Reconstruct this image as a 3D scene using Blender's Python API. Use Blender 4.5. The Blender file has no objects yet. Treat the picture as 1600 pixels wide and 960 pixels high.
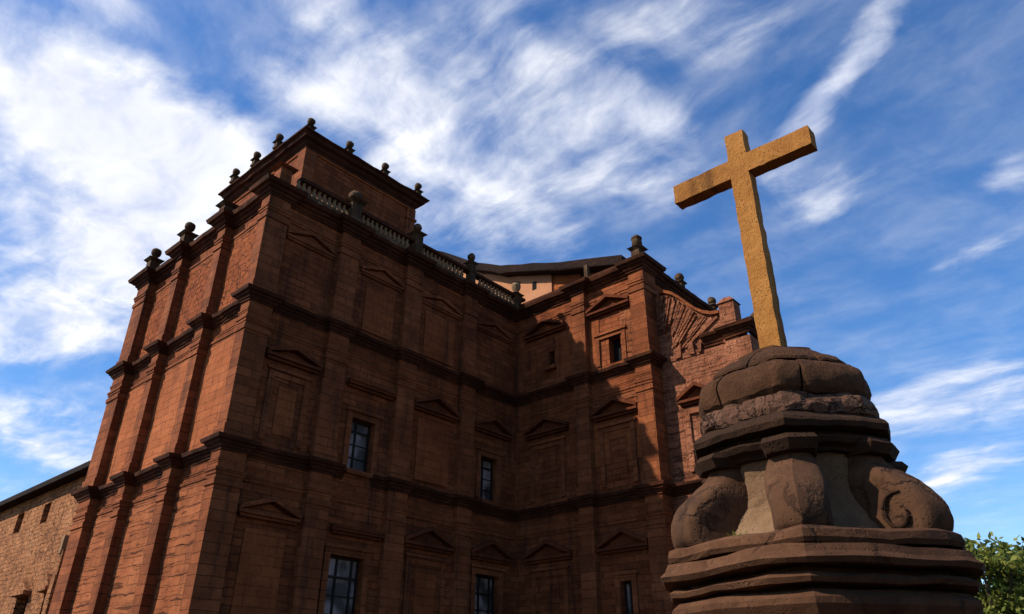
import bpy, bmesh, math, random
from mathutils import Vector, Matrix, noise
random.seed(7)
R = math.radians
S = bpy.context.scene
COL = S.collection

# ------------------------------------------------------------------ camera
cam = bpy.data.cameras.new("camera")
cam.sensor_fit = 'HORIZONTAL'; cam.sensor_width = 36.0; cam.lens = 36.0 * 1156.04 / 1600.0
cam.clip_start = 0.1; cam.clip_end = 5000
camo = bpy.data.objects.new("camera", cam); COL.objects.link(camo)
cr = Vector((0.66833674, -0.74382879, 0.00668911)); cu = Vector((-0.35274164, -0.30899877, 0.88322879)); cf = Vector((0.65490407, 0.59265378, 0.46889461))
camo.matrix_world = Matrix(((cr.x, cu.x, -cf.x, 0), (cr.y, cu.y, -cf.y, 0), (cr.z, cu.z, -cf.z, 0), (0, 0, 0, 1)))
S.camera = camo
S.view_settings.view_transform = 'Standard'; S.view_settings.look = 'None'
S.view_settings.exposure = 0.4; S.view_settings.gamma = 1.0
S.cycles.max_bounces = 6; S.cycles.diffuse_bounces = 3

# ------------------------------------------------------------------ sun and sky
SUN = Vector((-1.45, 1.0, 1.55)).normalized()          # towards the sun
sl = bpy.data.lights.new("sun", 'SUN'); sl.energy = 5.0; sl.angle = R(0.53); sl.color = (1.0, 0.93, 0.82)
so = bpy.data.objects.new("sun", sl); COL.objects.link(so)
so.rotation_euler = (-SUN).to_track_quat('-Z', 'Y').to_euler(); so.location = (-30, 20, 40)

W = bpy.data.worlds.new("World"); S.world = W; W.use_nodes = True
nt = W.node_tree; nt.nodes.clear()
def N(t, **k):
    n = nt.nodes.new(t)
    for a, b in k.items(): setattr(n, a, b)
    return n
def lk(a, b): nt.links.new(a, b)
def wmath(op, a, b=None, clamp=False):
    n = N('ShaderNodeMath', operation=op); n.use_clamp = clamp
    for i, v in enumerate((a, b)):
        if v is None: continue
        if isinstance(v, (int, float)): n.inputs[i].default_value = v
        else: lk(v, n.inputs[i])
    return n.outputs[0]
sky = N('ShaderNodeTexSky', sky_type='NISHITA'); sky.sun_disc = False
sky.sun_elevation = math.asin(SUN.z); sky.sun_rotation = math.atan2(SUN.x, SUN.y) % (2 * math.pi)
sky.altitude = 20; sky.air_density = 1.0; sky.dust_density = 0.2; sky.ozone_density = 3.0
bg1 = N('ShaderNodeBackground'); bg1.inputs[1].default_value = 0.142
hs = N('ShaderNodeHueSaturation'); hs.inputs['Saturation'].default_value = 1.26; hs.inputs['Hue'].default_value = 0.506; lk(sky.outputs[0], hs.inputs['Color']); lk(hs.outputs[0], bg1.inputs[0])
bg2 = N('ShaderNodeBackground'); bg2.inputs[1].default_value = 0.88
tc = N('ShaderNodeTexCoord'); sx = N('ShaderNodeSeparateXYZ'); lk(tc.outputs['Generated'], sx.inputs[0])
zz = wmath('MAXIMUM', wmath('ADD', sx.outputs[2], 0.12), 0.05)
cx_ = N('ShaderNodeCombineXYZ'); lk(wmath('DIVIDE', sx.outputs[0], zz), cx_.inputs[0]); lk(wmath('DIVIDE', sx.outputs[1], zz), cx_.inputs[1])
def warp(vec, scale, amt, det=4):
    nz = N('ShaderNodeTexNoise'); nz.inputs['Scale'].default_value = scale; nz.inputs['Detail'].default_value = det
    lk(vec, nz.inputs['Vector'])
    a = N('ShaderNodeVectorMath', operation='SUBTRACT'); lk(nz.outputs['Color'], a.inputs[0]); a.inputs[1].default_value = (0.5, 0.5, 0.5)
    b = N('ShaderNodeVectorMath', operation='SCALE'); lk(a.outputs[0], b.inputs[0]); b.inputs['Scale'].default_value = amt
    c = N('ShaderNodeVectorMath', operation='ADD'); lk(vec, c.inputs[0]); lk(b.outputs[0], c.inputs[1])
    return c.outputs[0]
P0 = cx_.outputs[0]
P1 = warp(P0, 1.6, 0.22, 3)
P2 = warp(P1, 8.0, 0.045, 4)
# long cirrus and fleecy cloud banks lying in the cloud layer: x, y, angle, half length, half width, density
BANKS = [(0.212,1.119,0.158,0.228,0.135,1.00),(0.347,1.316,-0.713,0.316,0.257,0.85),(0.428,1.804,-1.175,0.284,0.165,0.80),(0.435,0.819,-0.631,0.112,0.062,0.70),(0.697,0.811,0.073,0.243,0.155,0.70),(0.166,0.909,-0.361,0.068,0.027,0.50),(0.431,0.696,0.031,0.142,0.064,0.45),(0.979,0.202,0.932,0.240,0.040,0.95),(1.188,0.315,-1.597,0.106,0.075,0.50),(0.746,0.309,-0.744,0.133,0.062,0.50),(0.839,0.420,-0.425,0.079,0.035,0.50),(0.987,0.780,0.133,0.111,0.071,0.45),(2.198,0.365,-1.748,0.311,0.170,0.60),(2.703,0.479,-2.077,0.330,0.118,0.75),(1.324,0.033,-1.507,0.061,0.046,0.50),(1.537,0.191,-1.861,0.185,0.035,0.35),(0.577,2.350,-0.216,0.265,0.220,0.40),(0.709,2.589,-0.153,0.197,0.141,0.50),(0.689,0.579,-0.303,0.334,0.166,0.35),(0.472,1.052,0.159,0.199,0.099,0.50),(0.406,1.377,-1.390,0.291,0.090,0.50),(0.880,0.531,0.064,0.252,0.087,0.30),(0.593,0.513,0.079,0.085,0.031,0.35)]
tot = None
for (bx, by, ba, bl, bw, bs) in BANKS:
    mp = N('ShaderNodeMapping', vector_type='TEXTURE')
    mp.inputs['Location'].default_value = (bx, by, 0); mp.inputs['Rotation'].default_value = (0, 0, ba); mp.inputs['Scale'].default_value = (bl + bw * .5, bw * 1.5, 1)
    lk(P2, mp.inputs['Vector'])
    ln = N('ShaderNodeVectorMath', operation='LENGTH'); lk(mp.outputs[0], ln.inputs[0])
    mr = N('ShaderNodeMapRange', interpolation_type='SMOOTHSTEP'); mr.inputs[1].default_value = 1.15; mr.inputs[2].default_value = 0.0
    mr.inputs[3].default_value = 0.0; mr.inputs[4].default_value = bs; lk(ln.outputs['Value'], mr.inputs[0])
    tot = mr.outputs[0] if tot is None else wmath('ADD', tot, mr.outputs[0])
fm = N('ShaderNodeMapping'); fm.inputs['Rotation'].default_value = (0, 0, 0.9); fm.inputs['Scale'].default_value = (3.2, 1.4, 1); lk(P2, fm.inputs['Vector'])
f1 = N('ShaderNodeTexNoise'); f1.inputs['Scale'].default_value = 2.6; f1.inputs['Detail'].default_value = 8; f1.inputs['Roughness'].default_value = 0.55; f1.inputs['Distortion'].default_value = 0.0
lk(fm.outputs[0], f1.inputs['Vector'])
f2 = N('ShaderNodeMapRange'); lk(f1.outputs['Fac'], f2.inputs[0]); f2.inputs[1].default_value = 0.30; f2.inputs[2].default_value = 0.72; f2.inputs[3].default_value = 0.0; f2.inputs[4].default_value = 1.0
f3m = N('ShaderNodeMapping'); f3m.inputs['Rotation'].default_value = (0, 0, 0.75); f3m.inputs['Scale'].default_value = (13.0, 3.2, 1); lk(P2, f3m.inputs['Vector'])
f3 = N('ShaderNodeTexNoise'); f3.inputs['Scale'].default_value = 1.6; f3.inputs['Detail'].default_value = 10; f3.inputs['Roughness'].default_value = 0.62; f3.inputs['Distortion'].default_value = 0.7; lk(f3m.outputs[0], f3.inputs['Vector'])
f4 = N('ShaderNodeTexNoise'); f4.inputs['Scale'].default_value = 7.0; f4.inputs['Detail'].default_value = 10; f4.inputs['Roughness'].default_value = 0.6; f4.inputs['Distortion'].default_value = 0.3; lk(P1, f4.inputs['Vector'])
rag = wmath('ADD', wmath('MULTIPLY', wmath('SUBTRACT', f1.outputs['Fac'], 0.5), 1.3), wmath('ADD', wmath('MULTIPLY', wmath('SUBTRACT', f3.outputs['Fac'], 0.5), 0.5), wmath('MULTIPLY', wmath('SUBTRACT', f4.outputs['Fac'], 0.5), 0.65)))
body = wmath('ADD', wmath('MINIMUM', tot, 1.15), rag)
bs = N('ShaderNodeMapRange', interpolation_type='SMOOTHSTEP'); lk(body, bs.inputs[0]); bs.inputs[1].default_value = -0.02; bs.inputs[2].default_value = 1.12
lim = N('ShaderNodeMapRange', interpolation_type='SMOOTHSTEP'); lk(tot, lim.inputs[0]); lim.inputs[1].default_value = 0.0; lim.inputs[2].default_value = 0.35
dens = wmath('MULTIPLY', bs.outputs[0], lim.outputs[0])
ct = N('ShaderNodeValToRGB'); ct.color_ramp.elements[0].position = 0.36; ct.color_ramp.elements[0].color = (0.64, 0.69, 0.85, 1); ct.color_ramp.elements[1].position = 0.60; ct.color_ramp.elements[1].color = (0.92, 0.93, 0.97, 1)
lk(wmath('ADD', wmath('MULTIPLY', f4.outputs['Fac'], 0.5), wmath('MULTIPLY', f1.outputs['Fac'], 0.5)), ct.inputs[0]); lk(ct.outputs[0], bg2.inputs[0])
dens = wmath('MULTIPLY', dens, 0.93)
v1 = N('ShaderNodeMapRange', interpolation_type='SMOOTHSTEP'); lk(wmath('ADD', wmath('MULTIPLY', f4.outputs['Fac'], 0.45), wmath('MULTIPLY', f1.outputs['Fac'], 0.55)), v1.inputs[0]); v1.inputs[1].default_value = 0.34; v1.inputs[2].default_value = 0.78; v1.inputs[4].default_value = 0.34
vy = N('ShaderNodeMapRange', interpolation_type='SMOOTHSTEP'); lk(sx.outputs[1], vy.inputs[0]); vy.inputs[1].default_value = -0.45; vy.inputs[2].default_value = 0.0   # veil faded out in the unseen sky behind, to cut skylight on the shaded front
vx = N('ShaderNodeMapRange', interpolation_type='SMOOTHSTEP'); lk(sx.outputs[0], vx.inputs[0]); vx.inputs[1].default_value = 0.85; vx.inputs[2].default_value = 0.5; vx.inputs[3].default_value = 0.6
dens = wmath('ADD', dens, wmath('MULTIPLY', v1.outputs[0], wmath('MULTIPLY', vy.outputs[0], vx.outputs[0])), clamp=True)
hz = N('ShaderNodeMapRange', interpolation_type='SMOOTHSTEP'); lk(sx.outputs[2], hz.inputs[0]); hz.inputs[1].default_value = -0.02; hz.inputs[2].default_value = 0.12
dens = wmath('MULTIPLY', dens, hz.outputs[0], clamp=True)
mx = N('ShaderNodeMixShader'); lk(dens, mx.inputs[0]); lk(bg1.outputs[0], mx.inputs[1]); lk(bg2.outputs[0], mx.inputs[2])
wo = N('ShaderNodeOutputWorld'); lk(mx.outputs[0], wo.inputs[0])

# ------------------------------------------------------------------ materials
def material(name):
    m = bpy.data.materials.new(name); m.use_nodes = True
    t = m.node_tree; t.nodes.clear()
    o = t.nodes.new('ShaderNodeOutputMaterial'); b = t.nodes.new('ShaderNodeBsdfPrincipled')
    t.links.new(b.outputs[0], o.inputs[0]); b.inputs['Roughness'].default_value = 0.95
    b.inputs['Specular IOR Level'].default_value = 0.15
    return m, t, b
def rgba(c): return (c[0], c[1], c[2], 1)
def stone(name, c_dark, c_mid, c_light, stain=(0.02, 0.013, 0.01), stain_amt=0.6, courses=None, joint=0.7, grain=14.0, bump=0.5, dist=0.03, crack=0.0, crack_scale=2.2, stain_lo=0.52, streak=0.0, warp=0.10, var=0.45):
    """weathered stone: patchy colour, pits, vertical rain stains, eroded courses (UV in metres) or cracks"""
    K = 0.72
    c_dark, c_mid, c_light, stain = [tuple(x*K for x in c) for c in (c_dark, c_mid, c_light, stain)]
    m, t, b = material(name)
    def n(ty, **k):
        x = t.nodes.new(ty)
        for a, v in k.items(): setattr(x, a, v)
        return x
    L = t.links.new
    def mt(op, a, c=None, clamp=False):
        x = n('ShaderNodeMath', operation=op); x.use_clamp = clamp
        for i, v in enumerate((a, c)):
            if v is None: continue
            if isinstance(v, (int, float)): x.inputs[i].default_value = v
            else: L(v, x.inputs[i])
        return x.outputs[0]
    tc = n('ShaderNodeTexCoord'); obj = tc.outputs['Object']
    def nz(scale, det=6, rough=0.6, vec=None, dist_=0.0):
        x = n('ShaderNodeTexNoise'); x.inputs['Scale'].default_value = scale; x.inputs['Detail'].default_value = det
        x.inputs['Roughness'].default_value = rough; x.inputs['Distortion'].default_value = dist_
        L(vec or obj, x.inputs['Vector']); return x
    def mrange(v, a, c, d=0.0, e=1.0, sm=True):
        x = n('ShaderNodeMapRange', interpolation_type='SMOOTHSTEP' if sm else 'LINEAR'); L(v, x.inputs[0])
        for i, q in enumerate((a, c, d, e)): x.inputs[i + 1].default_value = q
        return x.outputs[0]
    def mix(fac, a, c, mode='MIX'):
        x = n('ShaderNodeMix', data_type='RGBA', blend_type=mode)
        if isinstance(fac, (int, float)): x.inputs[0].default_value = fac
        else: L(fac, x.inputs[0])
        for i, v in ((6, a), (7, c)):
            if isinstance(v, tuple): x.inputs[i].default_value = v
            else: L(v, x.inputs[i])
        return x.outputs[2]
    big = nz(0.7, 5, 0.65); med = nz(3.1, 7, 0.7, dist_=0.5); fine = nz(grain, 6, 0.75)
    rp = n('ShaderNodeValToRGB'); rp.color_ramp.elements[0].position = 0.33; rp.color_ramp.elements[0].color = rgba(c_dark)
    rp.color_ramp.elements[1].position = 0.7; rp.color_ramp.elements[1].color = rgba(c_light)
    e = rp.color_ramp.elements.new(0.5); e.color = rgba(c_mid)
    L(mt('ADD', mt('MULTIPLY', big.outputs[0], 0.5), mt('ADD', mt('MULTIPLY', med.outputs[0], 0.34), mt('MULTIPLY', fine.outputs[0], 0.16))), rp.inputs[0])
    col = rp.outputs[0]
    h = mt('ADD', mt('MULTIPLY', fine.outputs[0], 0.55), mt('MULTIPLY', med.outputs[0], 0.8))
    pit = n('ShaderNodeTexVoronoi'); pit.inputs['Scale'].default_value = grain * 1.1; L(obj, pit.inputs['Vector'])
    pits = mt('MULTIPLY', mrange(pit.outputs['Distance'], 0.32, 0.08), mrange(med.outputs[0], 0.42, 0.62))
    col = mix(mt('MULTIPLY', pits, 0.6), col, rgba([x * 0.35 for x in c_dark])); h = mt('SUBTRACT', h, mt('MULTIPLY', pits, 0.5))
    if courses:
        bw, bh = courses
        uv = n('ShaderNodeUVMap').outputs[0]
        wn = nz(1.7, 4, 0.6); a = n('ShaderNodeVectorMath', operation='SUBTRACT'); L(wn.outputs['Color'], a.inputs[0]); a.inputs[1].default_value = (.5, .5, .5)
        s = n('ShaderNodeVectorMath', operation='SCALE'); L(a.outputs[0], s.inputs[0]); s.inputs['Scale'].default_value = warp
        ad = n('ShaderNodeVectorMath', operation='ADD'); L(uv, ad.inputs[0]); L(s.outputs[0], ad.inputs[1])
        br = n('ShaderNodeTexBrick'); L(ad.outputs[0], br.inputs['Vector']); br.inputs['Scale'].default_value = 1.0
        br.inputs['Brick Width'].default_value = bw; br.inputs['Row Height'].default_value = bh
        br.inputs['Mortar Size'].default_value = 0.016; br.inputs['Mortar Smooth'].default_value = 0.55; br.inputs['Bias'].default_value = 0.0
        br.inputs['Color1'].default_value = (0.62, 0.62, 0.62, 1); br.inputs['Color2'].default_value = (1.2, 1.2, 1.2, 1); br.inputs['Mortar'].default_value = (0.8, 0.8, 0.8, 1)
        jm = mt('MULTIPLY', br.outputs['Fac'], mrange(nz(1.1, 5, 0.7).outputs[0], 0.36, 0.62, 0.12, 1.0))
        col = mix(var, col, br.outputs['Color'], 'MULTIPLY')
        col = mix(mt('MULTIPLY', jm, joint), col, rgba([x * 0.22 for x in c_dark])); h = mt('SUBTRACT', h, mt('MULTIPLY', jm, 1.1))
        # a few blocks stand a little proud of the rest
        h = mt('ADD', h, mt('MULTIPLY', mt('MULTIPLY', br.outputs['Color'], 0.35), 1.0))
        if streak:
            sp = n('ShaderNodeMapping'); sp.inputs['Scale'].default_value = (0.55, 7.5, 1); L(ad.outputs[0], sp.inputs['Vector'])
            sn = nz(1.0, 5, 0.6, vec=sp.outputs[0]); sk = mrange(sn.outputs[0], 0.55, 0.63)
            col = mix(mt('MULTIPLY', sk, streak), col, rgba([x * 0.25 for x in c_dark])); h = mt('SUBTRACT', h, mt('MULTIPLY', sk, 0.9 * streak))
    if crack:
        wv = n('ShaderNodeVectorMath', operation='ADD'); L(obj, wv.inputs[0])
        sc = n('ShaderNodeVectorMath', operation='SCALE'); L(nz(3.5, 5, 0.65).outputs['Color'], sc.inputs[0]); sc.inputs['Scale'].default_value = 0.35; L(sc.outputs[0], wv.inputs[1])
        vo = n('ShaderNodeTexVoronoi', feature='DISTANCE_TO_EDGE'); vo.inputs['Scale'].default_value = crack_scale; L(wv.outputs[0], vo.inputs['Vector'])
        ck = mt('MULTIPLY', mrange(vo.outputs['Distance'], 0.05, 0.0), mrange(nz(1.6, 3).outputs[0], 0.4, 0.6))
        col = mix(mt('MULTIPLY', ck, crack), col, rgba([x * 0.2 for x in c_dark])); h = mt('SUBTRACT', h, mt('MULTIPLY', ck, 1.0))
    mp = n('ShaderNodeMapping'); mp.inputs['Scale'].default_value = (2.4, 2.4, 0.22); L(obj, mp.inputs['Vector'])
    st = nz(1.0, 7, 0.65, vec=mp.outputs[0])
    sm = mt('MULTIPLY', mrange(st.outputs[0], stain_lo, stain_lo + 0.2), stain_amt)
    col = mix(sm, col, rgba(stain))
    L(col, b.inputs['Base Color'])
    bp = n('ShaderNodeBump'); bp.inputs['Strength'].default_value = bump; bp.inputs['Distance'].default_value = dist; L(h, bp.inputs['Height']); L(bp.outputs[0], b.inputs['Normal'])
    return m
M = {}
M['wall'] = stone('laterite_block', (0.13, 0.031, 0.010), (0.27, 0.070, 0.021), (0.44, 0.134, 0.048), courses=(0.72, 0.24), joint=0.55, bump=0.9, dist=0.06, stain_amt=0.65, streak=0.16, warp=0.05, var=0.8)
M['panel_plaster'] = stone('worn_orange_plaster', (0.30, 0.078, 0.024), (0.44, 0.125, 0.040), (0.56, 0.18, 0.063), courses=(1.0, 0.3), joint=0.3, warp=0.12, var=0.35, bump=0.9, dist=0.05, stain_amt=0.5, grain=9)
M['panel_eroded'] = stone('eroded_laterite', (0.20, 0.042, 0.010), (0.35, 0.085, 0.022), (0.47, 0.13, 0.037), courses=(0.45, 0.27), joint=0.85, bump=1.0, dist=0.09, stain_amt=0.35, crack=0.8, crack_scale=2.4, warp=0.3, grain=8)
M['panel_coursed'] = stone('coursed_laterite', (0.24, 0.062, 0.020), (0.40, 0.12, 0.042), (0.51, 0.175, 0.066), courses=(1.5, 0.3), joint=0.7, bump=0.9, dist=0.06, stain_amt=0.3, streak=0.8, warp=0.16)
M['panel_dim'] = stone('plain_laterite_field', (0.17, 0.042, 0.012), (0.31, 0.082, 0.023), (0.45, 0.135, 0.045), courses=(0.9, 0.3), joint=0.4, bump=0.7, dist=0.04, stain_amt=0.55, warp=0.05, var=0.4)
M['panel_broken'] = stone('broken_faced_rubble', (0.14, 0.038, 0.013), (0.34, 0.105, 0.038), (0.56, 0.21, 0.09), courses=(0.4, 0.27), joint=0.8, bump=1.0, dist=0.11, stain_amt=0.5, warp=0.28, grain=7, streak=0.4)
M['trim'] = stone('laterite_trim', (0.14, 0.036, 0.012), (0.28, 0.078, 0.025), (0.44, 0.138, 0.050), courses=(1.3, 0.31), joint=0.5, bump=0.8, dist=0.05, stain_amt=0.6, streak=0.12, var=0.7, warp=0.07)
M['rubble'] = stone('rough_rubble', (0.20, 0.07, 0.026), (0.46, 0.185, 0.072), (0.66, 0.31, 0.14), courses=(0.5, 0.21), joint=0.85, bump=1.0, dist=0.10, stain_amt=0.3, grain=7, warp=0.28, crack=0.6, crack_scale=2.6)
M['annex'] = stone('worn_plaster_rubble', (0.13, 0.040, 0.017), (0.34, 0.118, 0.055), (0.58, 0.235, 0.125), courses=(0.6, 0.28), joint=0.45, bump=1.0, dist=0.09, stain_amt=0.35, grain=7, warp=0.3, streak=0.5)
M['cornice'] = stone('blackened_cornice_stone', (0.025, 0.009, 0.004), (0.07, 0.021, 0.008), (0.19, 0.054, 0.018), bump=0.8, dist=0.04, stain_amt=0.5)
M['hood'] = stone('dark_hood_stone', (0.06, 0.016, 0.006), (0.15, 0.038, 0.012), (0.30, 0.08, 0.025), bump=0.8, dist=0.04, stain_amt=0.5)  # darker than the wall stone, for pediments and flat hoods
M['finial'] = stone('lichened_limestone', (0.025, 0.012, 0.005), (0.11, 0.058, 0.026), (0.46, 0.31, 0.17), bump=0.8, dist=0.03, stain_amt=0.6, grain=16, stain_lo=0.48)
M['lime'] = stone('pale_sunlit_lime', (0.13, 0.065, 0.03), (0.33, 0.20, 0.105), (0.58, 0.42, 0.26), bump=0.5, dist=0.02, stain_amt=0.35)  # sunlight on the balusters is put into this pale colour
M['plaster'] = stone('salmon_plaster', (0.40, 0.155, 0.07), (0.58, 0.25, 0.12), (0.68, 0.33, 0.17), bump=0.3, dist=0.02, stain_amt=0.2)
M['brick'] = stone('orange_brick', (0.26, 0.06, 0.016), (0.42, 0.11, 0.03), (0.52, 0.16, 0.05), courses=(0.4, 0.16), joint=0.7, bump=0.7, dist=0.04, stain_amt=0.3)
M['tile'] = stone('dark_roof_tile', (0.008, 0.004, 0.003), (0.022, 0.009, 0.005), (0.055, 0.02, 0.01), courses=(0.25, 0.3), bump=0.8, dist=0.05)
M['cross'] = stone('ochre_sandstone', (0.24, 0.082, 0.015), (0.47, 0.195, 0.045), (0.66, 0.32, 0.10), stain=(0.10, 0.038, 0.012), stain_amt=0.8, bump=1.0, dist=0.03, grain=30, stain_lo=0.5)
M['pedestal'] = stone('brown_carved_stone', (0.035, 0.014, 0.006), (0.105, 0.044, 0.020), (0.225, 0.103, 0.048), stain=(0.02, 0.012, 0.008), stain_amt=0.5, bump=0.6, dist=0.02, grain=30, crack=0.5, crack_scale=1.7)
M['dome'] = stone('weathered_dome_block', (0.045, 0.018, 0.007), (0.12, 0.05, 0.021), (0.23, 0.105, 0.047), stain=(0.018, 0.010, 0.006), stain_amt=0.5, bump=0.9, dist=0.06, grain=34)
M['pedestal_dark'] = stone('dark_pedestal_stone', (0.018, 0.008, 0.004), (0.05, 0.022, 0.010), (0.125, 0.056, 0.027), bump=0.8, dist=0.03, grain=22, stain_amt=0.5)  # darker stone for cornice and caps; also paints shade in the carved groove
M['pedestal_rubble'] = stone('crumbled_mortar', (0.06, 0.028, 0.016), (0.17, 0.08, 0.047), (0.30, 0.165, 0.105), bump=1.0, dist=0.05, grain=22, stain_amt=0.3, crack=0.8, crack_scale=6)
M['core'] = stone('pitted_lime_render', (0.10, 0.046, 0.021), (0.25, 0.14, 0.072), (0.44, 0.29, 0.165), bump=1.0, dist=0.03, grain=34, stain_amt=0.3)
M['scroll'] = stone('smooth_cement_render', (0.05, 0.021, 0.009), (0.115, 0.051, 0.024), (0.20, 0.096, 0.046), stain=(0.025, 0.013, 0.008), bump=0.6, dist=0.02, grain=26, stain_amt=0.75, stain_lo=0.47, crack=0.6, crack_scale=2.0)
m, t, b = material('recess_shade_dark'); b.inputs['Base Color'].default_value = (0.008, 0.006, 0.005, 1); M['dark'] = m  # near-black painting the shade inside openings, vent and dome joints
m, t, b = material('dark_window_timber'); b.inputs['Base Color'].default_value = (0.016, 0.010, 0.007, 1); b.inputs['Roughness'].default_value = 0.6; M['timber'] = m
m, t, b = material('window_glass'); b.inputs['Roughness'].default_value = 0.5; b.inputs['Specular IOR Level'].default_value = 0.3
gn = t.nodes.new('ShaderNodeTexNoise'); gn.inputs['Scale'].default_value = 1.3; gr = t.nodes.new('ShaderNodeValToRGB')
gr.color_ramp.elements[0].color = (0.04, 0.028, 0.022, 1); gr.color_ramp.elements[1].color = (0.25, 0.18, 0.165, 1); gr.color_ramp.elements[0].position = .4; gr.color_ramp.elements[1].position = .6
gc = t.nodes.new('ShaderNodeTexCoord'); t.links.new(gc.outputs['Object'], gn.inputs['Vector']); t.links.new(gn.outputs[0], gr.inputs[0]); t.links.new(gr.outputs[0], b.inputs['Base Color']); M['glass'] = m
def leaf_mat(name, a, c):
    m, t, b = material(name); b.inputs['Roughness'].default_value = 0.6
    g = t.nodes.new('ShaderNodeNewGeometry'); r = t.nodes.new('ShaderNodeValToRGB'); r.color_ramp.elements[0].color = rgba(a); r.color_ramp.elements[1].color = rgba(c)
    t.links.new(g.outputs['Random Per Island'], r.inputs[0]); t.links.new(r.outputs[0], b.inputs['Base Color'])
    tr = t.nodes.new('ShaderNodeBsdfTranslucent'); t.links.new(r.outputs[0], tr.inputs[0]); mxs = t.nodes.new('ShaderNodeMixShader'); mxs.inputs[0].default_value = 0.35
    o = [n for n in t.nodes if n.type == 'OUTPUT_MATERIAL'][0]
    t.links.new(b.outputs[0], mxs.inputs[1]); t.links.new(tr.outputs[0], mxs.inputs[2]); t.links.new(mxs.outputs[0], o.inputs[0]); return m
M['leaf_y'] = leaf_mat('yellow_green_leaf', (0.05, 0.075, 0.012), (0.24, 0.24, 0.045))
M['leaf_g'] = leaf_mat('green_leaf', (0.02, 0.055, 0.010), (0.10, 0.16, 0.035))
M['bark'] = stone('bark', (0.03, 0.02, 0.012), (0.07, 0.05, 0.033), (0.12, 0.09, 0.06), bump=0.8, grain=20)
M['ground'] = stone('dry_earth', (0.03, 0.018, 0.01), (0.06, 0.036, 0.02), (0.09, 0.056, 0.033), grain=6, bump=0.5)

# ------------------------------------------------------------------ mesh helpers
class MB:
    def __init__(s): s.v = []; s.f = []
    def add(s, vs, fs):
        o = len(s.v); s.v += [tuple(p) for p in vs]; s.f += [tuple(i + o for i in q) for q in fs]
    def box(s, x0, x1, y0, y1, z0, z1):
        s.add([(x0,y0,z0),(x1,y0,z0),(x1,y1,z0),(x0,y1,z0),(x0,y0,z1),(x1,y0,z1),(x1,y1,z1),(x0,y1,z1)],
              [(0,3,2,1),(4,5,6,7),(0,1,5,4),(1,2,6,5),(2,3,7,6),(3,0,4,7)])
    def prism(s, pts0, pts1):
        n = len(pts0); s.add(list(pts0) + list(pts1), [tuple(range(n)), tuple(range(2*n-1, n-1, -1))] + [(i, (i+1) % n, n+(i+1) % n, n+i) for i in range(n)])
    def grid(s, rows, closed=False):
        nr, nc = len(rows), len(rows[0]); vs = [p for r in rows for p in r]; fs = []
        for i in range(nr-1):
            for j in range(nc if closed else nc-1):
                fs.append((i*nc+j, i*nc+(j+1) % nc, (i+1)*nc+(j+1) % nc, (i+1)*nc+j))
        s.add(vs, fs)
    def tube(s, pts, rad, n=6):
        rows = []
        for i, p in enumerate(pts):
            p = Vector(p); d = (Vector(pts[min(i+1, len(pts)-1)]) - Vector(pts[max(i-1, 0)])).normalized()
            a = d.cross(Vector((0, 0, 1))); a = Vector((1, 0, 0)) if a.length < 1e-3 else a.normalized(); c = a.cross(d)
            r = rad[i] if isinstance(rad, (list, tuple)) else rad
            rows.append([p + a*math.cos(2*math.pi*k/n)*r + c*math.sin(2*math.pi*k/n)*r for k in range(n)])
        s.grid(rows, True)
        o = len(s.v) - len(pts)*n
        s.f.append(tuple(o+k for k in range(n))[::-1]); s.f.append(tuple(len(s.v)-n+k for k in range(n)))
    def lathe(s, prof, n=16, c=(0, 0, 0)):
        s.grid([[(c[0]+r*math.cos(2*math.pi*k/n), c[1]+r*math.sin(2*math.pi*k/n), c[2]+z) for k in range(n)] for r, z in prof], True)
    def build(s, name, mat, parent=None, rough=None, smooth=False, bevel=0, local=False, loc=None):
        bm = bmesh.new(); vs = [bm.verts.new(p) for p in s.v]
        for q in s.f:
            try: bm.faces.new([vs[i] for i in q])
            except ValueError: pass
        bmesh.ops.remove_doubles(bm, verts=bm.verts, dist=0.0004)
        if bevel: bmesh.ops.bevel(bm, geom=bm.edges[:], offset=bevel, segments=1, affect='EDGES', profile=0.6)
        bmesh.ops.recalc_face_normals(bm, faces=bm.faces)
        uv = bm.loops.layers.uv.new("UVMap")
        for f in bm.faces:
            n = f.normal
            if abs(n.z) > 0.75: tx, ty = Vector((1, 0, 0)), Vector((0, 1, 0))
            else:
                a = math.atan2(n.y, n.x); a = round(a / (math.pi/4)) * math.pi/4
                tx, ty = Vector((-math.sin(a), math.cos(a), 0)), Vector((0, 0, 1))
            for l in f.loops: l[uv].uv = (l.vert.co.dot(tx), l.vert.co.dot(ty))
            f.smooth = smooth
        if smooth:
            for e in bm.edges: e.smooth = len(e.link_faces) < 2 or e.calc_face_angle(0) < 0.5
        if rough:
            for amp, fr in rough:
                off = Vector((random.uniform(0, 50), 3.1, 7.7))
                for v in bm.verts: v.co += noise.noise_vector(v.co * fr + off) * amp
        me = bpy.data.meshes.new(name); bm.to_mesh(me); bm.free(); me.materials.append(mat)
        o = bpy.data.objects.new(name, me); COL.objects.link(o)
        if parent:
            o.parent = parent
            if loc is not None: o.location = loc
            elif not local and parent.type == 'EMPTY': o.location = -parent.location
        elif loc is not None: o.location = loc
        return o
def thing(name, label, cat, loc, group=None):
    o = bpy.data.objects.new(name, None); o.empty_display_size = 0.5; COL.objects.link(o); o.location = loc
    o['label'] = label; o['category'] = cat
    if group: o['group'] = group
    return o
def copy_part(src, loc, root):
    c = src.copy(); COL.objects.link(c); c.parent = root; c.location = Vector(loc) - root.location
    for ch in src.children:
        d = ch.copy(); COL.objects.link(d); d.parent = c
    return c

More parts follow.
